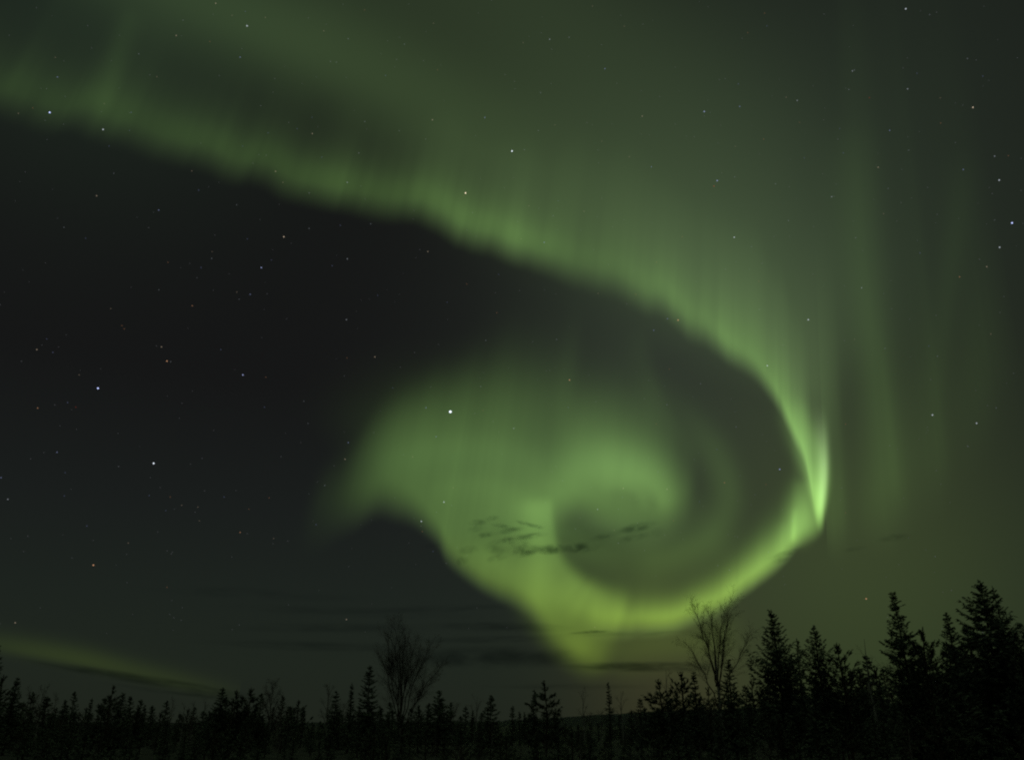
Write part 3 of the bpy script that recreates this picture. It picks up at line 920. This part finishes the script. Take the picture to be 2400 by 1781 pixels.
def birch_meshes(h, seed, limbs=None, spread=.22, fork=.22, n_limb=8, twig=1.0, hang=.35, trunk_r=None, depth=.6, wid=1.0):
    """A leafless birch. limbs: explicit (x, z) ends of the main limbs in metres relative to the base."""
    rnd = np.random.RandomState(seed)
    tr, br, tw = Geo(), Geo(), Geo()
    r0 = trunk_r or .011 * h + .02
    ends = []
    if limbs is None:
        tr.tube([(0, 0, 0), (.01 * h, 0, h * .3), (-.01 * h, .01 * h, h * .6), (.004 * h, 0, h * .99)], [r0, r0 * .8, r0 * .45, .008], 6)
        for k in range(n_limb):
            f = fork + (.9 - fork) * (k + rnd.uniform(0, .8)) / n_limb
            a = k * 2.4 + rnd.uniform(-.5, .5)
            L = h * (spread * 2.1) * (1 - f) ** .6 * rnd.uniform(.75, 1.2) + .2
            z0 = f * h
            end = np.array([math.cos(a) * L * .5, math.sin(a) * L * .5 * depth * 1.6, min(h * 1.0, z0 + L * rnd.uniform(.75, 1.05))])
            ends.append((np.array([0, 0, z0]), end, r0 * (1 - f) * .55 + .006))
    else:
        top = h * fork
        tr.tube([(0, 0, 0), (.02, 0, top * .5), (0, 0, top)], [r0, r0 * .9, r0 * .8], 7)
        for (ex, ez, f) in limbs:
            ends.append((np.array([0, 0, h * f]), np.array([ex, rnd.uniform(-1, 1) * depth * max(.5, abs(ex)), ez]), r0 * .52))
        mx = max(e[1][2] for e in ends)
        tr.tube([(0, 0, top), (ends[0][1][0] * .12, 0, h * (fork + .2)), (ends[0][1][0] * .2, 0, h * (fork + .36))], [r0 * .8, r0 * .6, r0 * .35], 6)

    def grow(p0, p1, r, level):
        L = np.linalg.norm(p1 - p0)
        if L < .05:
            return
        u = np.linspace(0, 1, 9)
        mid = (p0 + p1) / 2 + rnd.normal(size=3) * L * .05
        flat = p1 - p0
        if level == 0:
            mid = p0 + flat * np.array([.36, .36, .58])
        elif level >= 2:
            mid = p0 + flat * .5 + np.array([0, 0, L * .10])
        c = (1 - u[:, None]) ** 2 * p0 + 2 * u[:, None] * (1 - u[:, None]) * mid + u[:, None] ** 2 * p1
        c[1:-1] += rnd.normal(size=(7, 3)) * L * .012
        (br if level < 2 else tw).tube(c if level < 2 else c[::2], np.linspace(r, max(.0018, r * .2), len(c if level < 2 else c[::2])), 5 if level < 1 else 3)
        if level >= 3:
            return
        n = int((L * (5.6, 4.6, 4.0)[level] + 2) * (twig if level else 1))
        for t in np.sort(rnd.uniform(.32 if level == 0 else .15, 1.0, n)):
            i = min(7, int(t * 8))
            p = c[i] + (c[i + 1] - c[i]) * (t * 8 - i)
            dr = unit(c[i + 1] - c[i])
            d = unit(dr * rnd.uniform(.7, 1.2) + unit(rnd.normal(size=3) * np.array([wid, 1, 1])) * rnd.uniform(.4, .9) + np.array([0, 0, (.25, .05, -hang)[level]]))
            l = (L * (.30, .42, .4)[level] * (1.15 - t * .7) + .12) * rnd.uniform(.5, 1.25)
            l = min(l, (2.2, .85, .5)[level])
            grow(p, p + d * l, max(.0024, r * (.26, .4, .5)[level] * (1.1 - .6 * t)), level + 1)

    for a, b, r in ends:
        grow(a, b, r, 0)
    if len(tw.v) < 2200:                            # a small tree: its few twigs stay with the branches
        for v, f in zip(tw.v, tw.f):
            br.add(v, f - f.min())
        return tr.mesh('birch_trunk', m_birch), br.mesh('birch_branches', m_twig)
    return tr.mesh('birch_trunk', m_birch), br.mesh('birch_branches', m_twig), tw.mesh('birch_twigs', m_twig)


PARTS = {'spruce': ('trunk', 'crown'), 'pine': ('trunk', 'branches', 'crown'), 'birch': ('trunk', 'branches', 'twigs'), 'sapling': ('trunk', 'crown')}
NAMES = {'spruce': 'spruce_tree', 'pine': 'pine_tree', 'birch': 'birch_tree', 'sapling': 'spruce_sapling'}
CATS = {'spruce': 'spruce', 'pine': 'pine', 'birch': 'birch', 'sapling': 'sapling'}
SRC = 1.0782


def plant(kind, meshes, loc, label, group=None, rot=0.0, scale=(1, 1, 1), name=None):
    if name == 'pine_tree':
        meshes[1].materials[0] = m_pine
    root = empty(name or NAMES[kind], loc)
    root.rotation_euler.z = rot
    root.scale = scale
    for part, me in zip(PARTS[kind], meshes):
        mesh_obj(part, me, None, root)
    return tag(root, label, {'bare_bush': 'bush', 'larch_tree': 'larch', 'dead_tree': 'dead tree', 'pine_tree': 'pine'}.get(name, CATS[kind]), group)


def site(sx, sy, dist):
    """Foot of a tree and its height, from the place of its top in the full-size photo and its distance."""
    d = ray(sx / SRC, sy / SRC)
    k = dist / d[1]
    x, y, z = d * k + np.array(EYE)
    g = float(ground_z(x, y)) - .08
    return (float(x), float(y), g), float(z - g), dist * .94 / FOC / SRC   # metres per photo pixel, roughly
# ------------------------------------------------------------------ the trees one can tell apart, from left to right
GF = 'trees standing out against the night sky'


def add_spruce(sx, sy, dist, slope, label, wide=60, seed=None, name=None, **k):
    loc, h, m = site(sx, sy, dist)
    plant('spruce', spruce_meshes(h, slope, wide * m, int(seed or sx + sy), **k), loc, label, GF, name=name)


def add_pine(sx, sy, dist, slope, label, wide=80, seed=None, **k):
    loc, h, m = site(sx, sy, dist)
    plant('pine', pine_meshes(h, slope, wide * m, int(seed or sx + sy), **k), loc, label, GF)


def add_birch(sx, sy, dist, label, ends=None, seed=None, name=None, **k):
    loc, h, m = site(sx, sy, dist)
    limbs = None
    if ends:
        # ends: photo x, y of the limb tips and the height fraction at which each limb leaves the trunk
        limbs = []
        for ex, ey, f in ends:
            (px, _, _), hh, _ = site(ex, ey, dist)
            limbs.append((px - loc[0], hh, f))
    plant('birch', birch_meshes(h, int(seed or sx + sy), limbs, **k), loc, label, GF, name=name)


add_spruce(-4, 1512, 46, .26, 'dark spruce cut off by the left edge of the photo', 50)
add_spruce(43, 1588, 62, .30, 'narrow spruce next to the one cut off by the left edge', 34)
add_birch(74, 1606, 72, 'thin bare birch between the narrow left spruce and a fuzzy taller birch', spread=.10)
add_birch(106, 1600, 72, 'fuzzy bare birch at far left with a close upright crown', spread=.13, twig=1.3)
add_birch(134, 1622, 78, 'low bare birch right of the fuzzy upright birch at far left', spread=.13)
add_spruce(154, 1640, 74, .34, 'short spruce between the far left birches and the open-branched pine', 24)
add_spruce(217, 1636, 80, .16, 'thin low spruce just left of the open-branched pine at left', 18)
add_pine(266, 1606, 60, .42, 'open-branched pine at left with a bare pointed leader under the far faint band', 60, flat=.55, heads=0, sparse=.8)
add_spruce(289, 1624, 62, .36, 'spruce leaning on the right side of the open-branched pine at left', 36)
add_spruce(326, 1656, 85, .22, 'left one of two tiny spruce tips in the low gap right of the open-branched pine', 16)
add_spruce(341, 1652, 85, .22, 'right one of two tiny spruce tips in the low gap right of the open-branched pine', 16)
add_birch(392, 1652, 84, 'leftmost small bare birch in the low gap before the three spruces and pines', spread=.12)
add_birch(406, 1638, 84, 'tallest small bare birch in the low gap before the three spruces and pines', spread=.11)
add_birch(434, 1648, 84, 'small round-headed bare birch in the middle of the low gap at left', spread=.15)
add_birch(456, 1645, 84, 'small bare birch second from the pointed spruce, in the low gap at left', spread=.13)
add_birch(482, 1641, 84, 'small bare birch just left of the pointed spruce where the far band ends', spread=.12)
add_spruce(523, 1611, 60, .36, 'pointed spruce where the far faint band of light ends', 44)
add_pine(555, 1618, 60, .42, 'bushy pine just right of the pointed spruce', 34, heads=2)
add_pine(590, 1612, 60, .42, 'pine with a long low bough reaching right, before the oval bare birch', 52, flat=.3, heads=1)
add_birch(642, 1590, 70, 'dense oval bare birch standing alone left of the wide gap', spread=.17, twig=1.5, n_limb=14)
add_birch(664, 1625, 72, 'lower bare birch clinging to the right side of the dense oval one', spread=.13, twig=1.2)
add_spruce(711, 1656, 80, .17, 'slim spruce tip alone in the wide gap right of the oval birch', 20)
add_birch(773, 1596, 74, 'bare birch behind the spruces left of the tall pointed spruce', spread=.14, twig=1.2, n_limb=10)
add_spruce(790, 1620, 62, .34, 'low broad spruce in front of the birch, left of the tall pointed spruce', 44)
add_spruce(825, 1600, 66, .13, 'very thin spruce right beside the tall pointed spruce', 26)
add_spruce(868, 1560, 54, .31, 'tall pointed spruce left of the tall many-stemmed bare birch', 52)
add_birch(948, 1470, 62, 'tall many-stemmed bare birch with a fan-shaped crown, left of the middle', ends=[
    (925, 1472, .22), (902, 1494, .18), (948, 1482, .34), (972, 1506, .26), (1006, 1516, .18), (893, 1545, .10), (1030, 1560, .10), (938, 1510, .34), (988, 1530, .18), (912, 1560, .12), (1015, 1580, .12), (960, 1560, .3)],
    depth=.4, twig=1.15, fork=.30, hang=.1, trunk_r=.085, seed=88)
add_spruce(1030, 1618, 60, .50, 'round-shouldered spruce under the right side of the fan-shaped birch', 40, droop=.2)
add_birch(1060, 1655, 66, 'low bare bush right of the round-shouldered spruce', spread=.22, name='bare_bush')
add_spruce(1107, 1664, 74, .20, 'tiny spruce left of the dark cone-shaped spruce in the middle', 16)
add_birch(1118, 1630, 66, 'leaning bare birch twigs left of the cone-shaped spruce in the middle', spread=.20, n_limb=5, twig=.6)
add_spruce(1152, 1629, 58, .42, 'dark cone-shaped spruce in the middle, below the foot of the aurora', 44)
add_spruce(1201, 1654, 66, .22, 'small narrow spruce right of the cone-shaped one in the middle', 18)
add_spruce(1218, 1667, 80, .18, 'left one of two tiny spruces left of the tiered pine', 10)
add_spruce(1230, 1668, 80, .18, 'right one of two tiny spruces left of the tiered pine', 10)
add_pine(1276, 1597, 52, .50, 'tiered open pine with a tall bare leader under the reddish glow', 46, flat=.5, heads=0, sparse=.8, seed=4)
add_spruce(1253, 1616, 53, .10, 'thin leader of a spruce touching the left side of the tiered pine', 12)
add_spruce(1301, 1660, 60, .24, 'small spruce at the right foot of the tiered pine', 18)
add_birch(1366, 1610, 78, 'thin bare birch on the horizon left of the dark larch', spread=.16, n_limb=6, twig=.8)
add_spruce(1425, 1599, 72, .16, 'feathery dark larch on the horizon below the tail of the aurora', 24, thin=.75, name='larch_tree')
add_birch(1455, 1618, 78, 'thin bare birch on the horizon right of the dark larch', spread=.15, n_limb=6, twig=.8)
add_pine(1542, 1592, 50, .62, 'flat-tiered pine at the left end of the tall right-hand forest', 40, flat=.6, heads=1)
add_birch(1560, 1566, 58, 'thin bare birch rising behind the flat-tiered pine', spread=.10, n_limb=6)
add_pine(1595, 1574, 52, .42, 'bushy pine between the flat-tiered pine and the slim spruce', 38, heads=2)
add_spruce(1625, 1575, 50, .24, 'slim spruce just left of the big bare birch', 32)
add_birch(1668, 1428, 50, 'big bare birch with spreading limbs in front of the lower limb of the aurora', ends=[
    (1664, 1442, .42), (1622, 1426, .42), (1716, 1416, .40), (1596, 1506, .30), (1752, 1492, .30), (1690, 1440, .45), (1640, 1470, .46), (1700, 1480, .44)],
    depth=.45, twig=1.05, fork=.42, hang=.35, trunk_r=.085, seed=21)
add_spruce(1707, 1547, 46, .28, 'dense spruce in front of the big bare birch', 40)
add_spruce(1806, 1430, 42, .44, 'tall broad pine right of the big bare birch', 60, droop=-.42, ragged=.42, gap=.23, per=11, tip=.8, fine=.9, name='pine_tree')
add_spruce(1868, 1497, 47, .15, 'thin spare spruce between the two tallest pines of the middle right', 30, thin=.7, ragged=.4)
add_spruce(1907, 1466, 44, .40, 'slender pine with upswept boughs right of the thin spare spruce', 40, droop=-.5, ragged=.45, gap=.24, per=10, tip=.7, fine=.9, name='pine_tree')
add_pine(1961, 1507, 44, .52, 'lower round-topped pine with a long bough reaching right', 50, up=.55, heads=3, gap=.30, per=7, sparse=.85, needle=.12)
add_birch(2024, 1494, 52, 'dead leaning bare tree in the gap left of the layered pine', spread=.12, n_limb=5, twig=.5, name='dead_tree')
add_spruce(2092, 1389, 38, .42, 'tall layered pine with level boughs, second tallest at right', 58, droop=.02, ragged=.5, gap=.29, per=12, tip=.6, name='pine_tree')
add_pine(2163, 1473, 37, .46, 'lower pine with upturned boughs against the right side of the layered pine', 48, up=.6, heads=2, gap=.32, per=7, sparse=.85, needle=.12)
add_spruce(2217, 1437, 42, .30, 'dark narrow spruce between the two tallest trees at right', 50)
add_pine(2262, 1463, 40, .40, 'pine half hidden at the left foot of the tallest pine', 40, up=.5, heads=2)
add_spruce(2298, 1362, 35, .56, 'tallest pine of the photo with a broad crown near the right edge', 110, droop=-.18, ragged=.45, gap=.26, per=12, tip=.8, name='pine_tree')
add_spruce(2324, 1376, 35.6, .26, 'second leader rising at the right shoulder of the tallest pine', 50, droop=-.3, ragged=.4, gap=.3, per=7, tip=.6, name='pine_tree')
add_pine(2404, 1478, 33, .46, 'pine cut off by the right edge of the photo', 70, up=.5, heads=2)

# ------------------------------------------------------------------ the dark young growth in front, below the skyline
rs = np.random.RandomState(2024)
small = [spruce_meshes(2.6, .36, .95, 100 + i, gap=.2, per=6, tip=.3) for i in range(4)]
young_pine = [pine_meshes(3.0, .46, 1.15, 300 + i, gap=.36, per=5, needle=.11) for i in range(3)]
young_birch = [birch_meshes(3.6, 500 + i, spread=.20, n_limb=9) for i in range(3)]
SKY_SRC = [(-60, 1590), (0, 1600), (60, 1625), (160, 1645), (240, 1655), (300, 1650), (360, 1672), (440, 1672), (500, 1655), (560, 1642), (650, 1650), (740, 1685), (800, 1655), (880, 1640), (960, 1660), (1060, 1668), (1110, 1680),
           (1220, 1692), (1330, 1690), (1420, 1680), (1500, 1660), (1560, 1632), (1650, 1625), (1730, 1625), (1780, 1605), (1850, 1582), (1960, 1572), (2050, 1562), (2150, 1535), (2250, 1515), (2400, 1500), (2480, 1500)]
n_small = 0
for row, (dist, step) in enumerate(((98, 20), (80, 24), (62, 34), (48, 46), (39, 58), (31, 72))):
    x = -70 + rs.uniform(0, step)
    while x < 2470:
        line = np.interp(x, [p[0] for p in SKY_SRC], [p[1] for p in SKY_SRC])
        low = line + (1781 - line) * (row / 7.5) * rs.uniform(.7, 1.15) + rs.choice([-26, -12, 0, 8, 14])
        d_ = dist * rs.uniform(.9, 1.1)
        loc, h, _ = site(x, low + rs.uniform(-6, 16), d_)
        if h > .7:
            q = rs.rand()
            if q < .58:
                me, kd, h0, lab, nm = small[rs.randint(4)], 'sapling', 2.6, 'dark young spruce in the thicket along the foot of the forest', None
            elif q < .82:
                me, kd, h0, lab, nm = young_pine[rs.randint(3)], 'pine', 3.0, 'dark young pine in the thicket along the foot of the forest', 'pine_sapling'
            else:
                me, kd, h0, lab, nm = young_birch[rs.randint(3)], 'birch', 3.6, 'bare young birch in the thicket along the foot of the forest', 'birch_sapling'
            s = h / h0
            w = s if s < 1 else s ** .75
            w *= rs.uniform(.95, 1.35)
            plant(kd, me, loc, lab, 'young trees in the dark thicket', rs.uniform(0, 6.28), (w, w, s), nm)
            n_small += 1
        x += step * rs.uniform(.6, 1.4)
print('young trees', n_small)
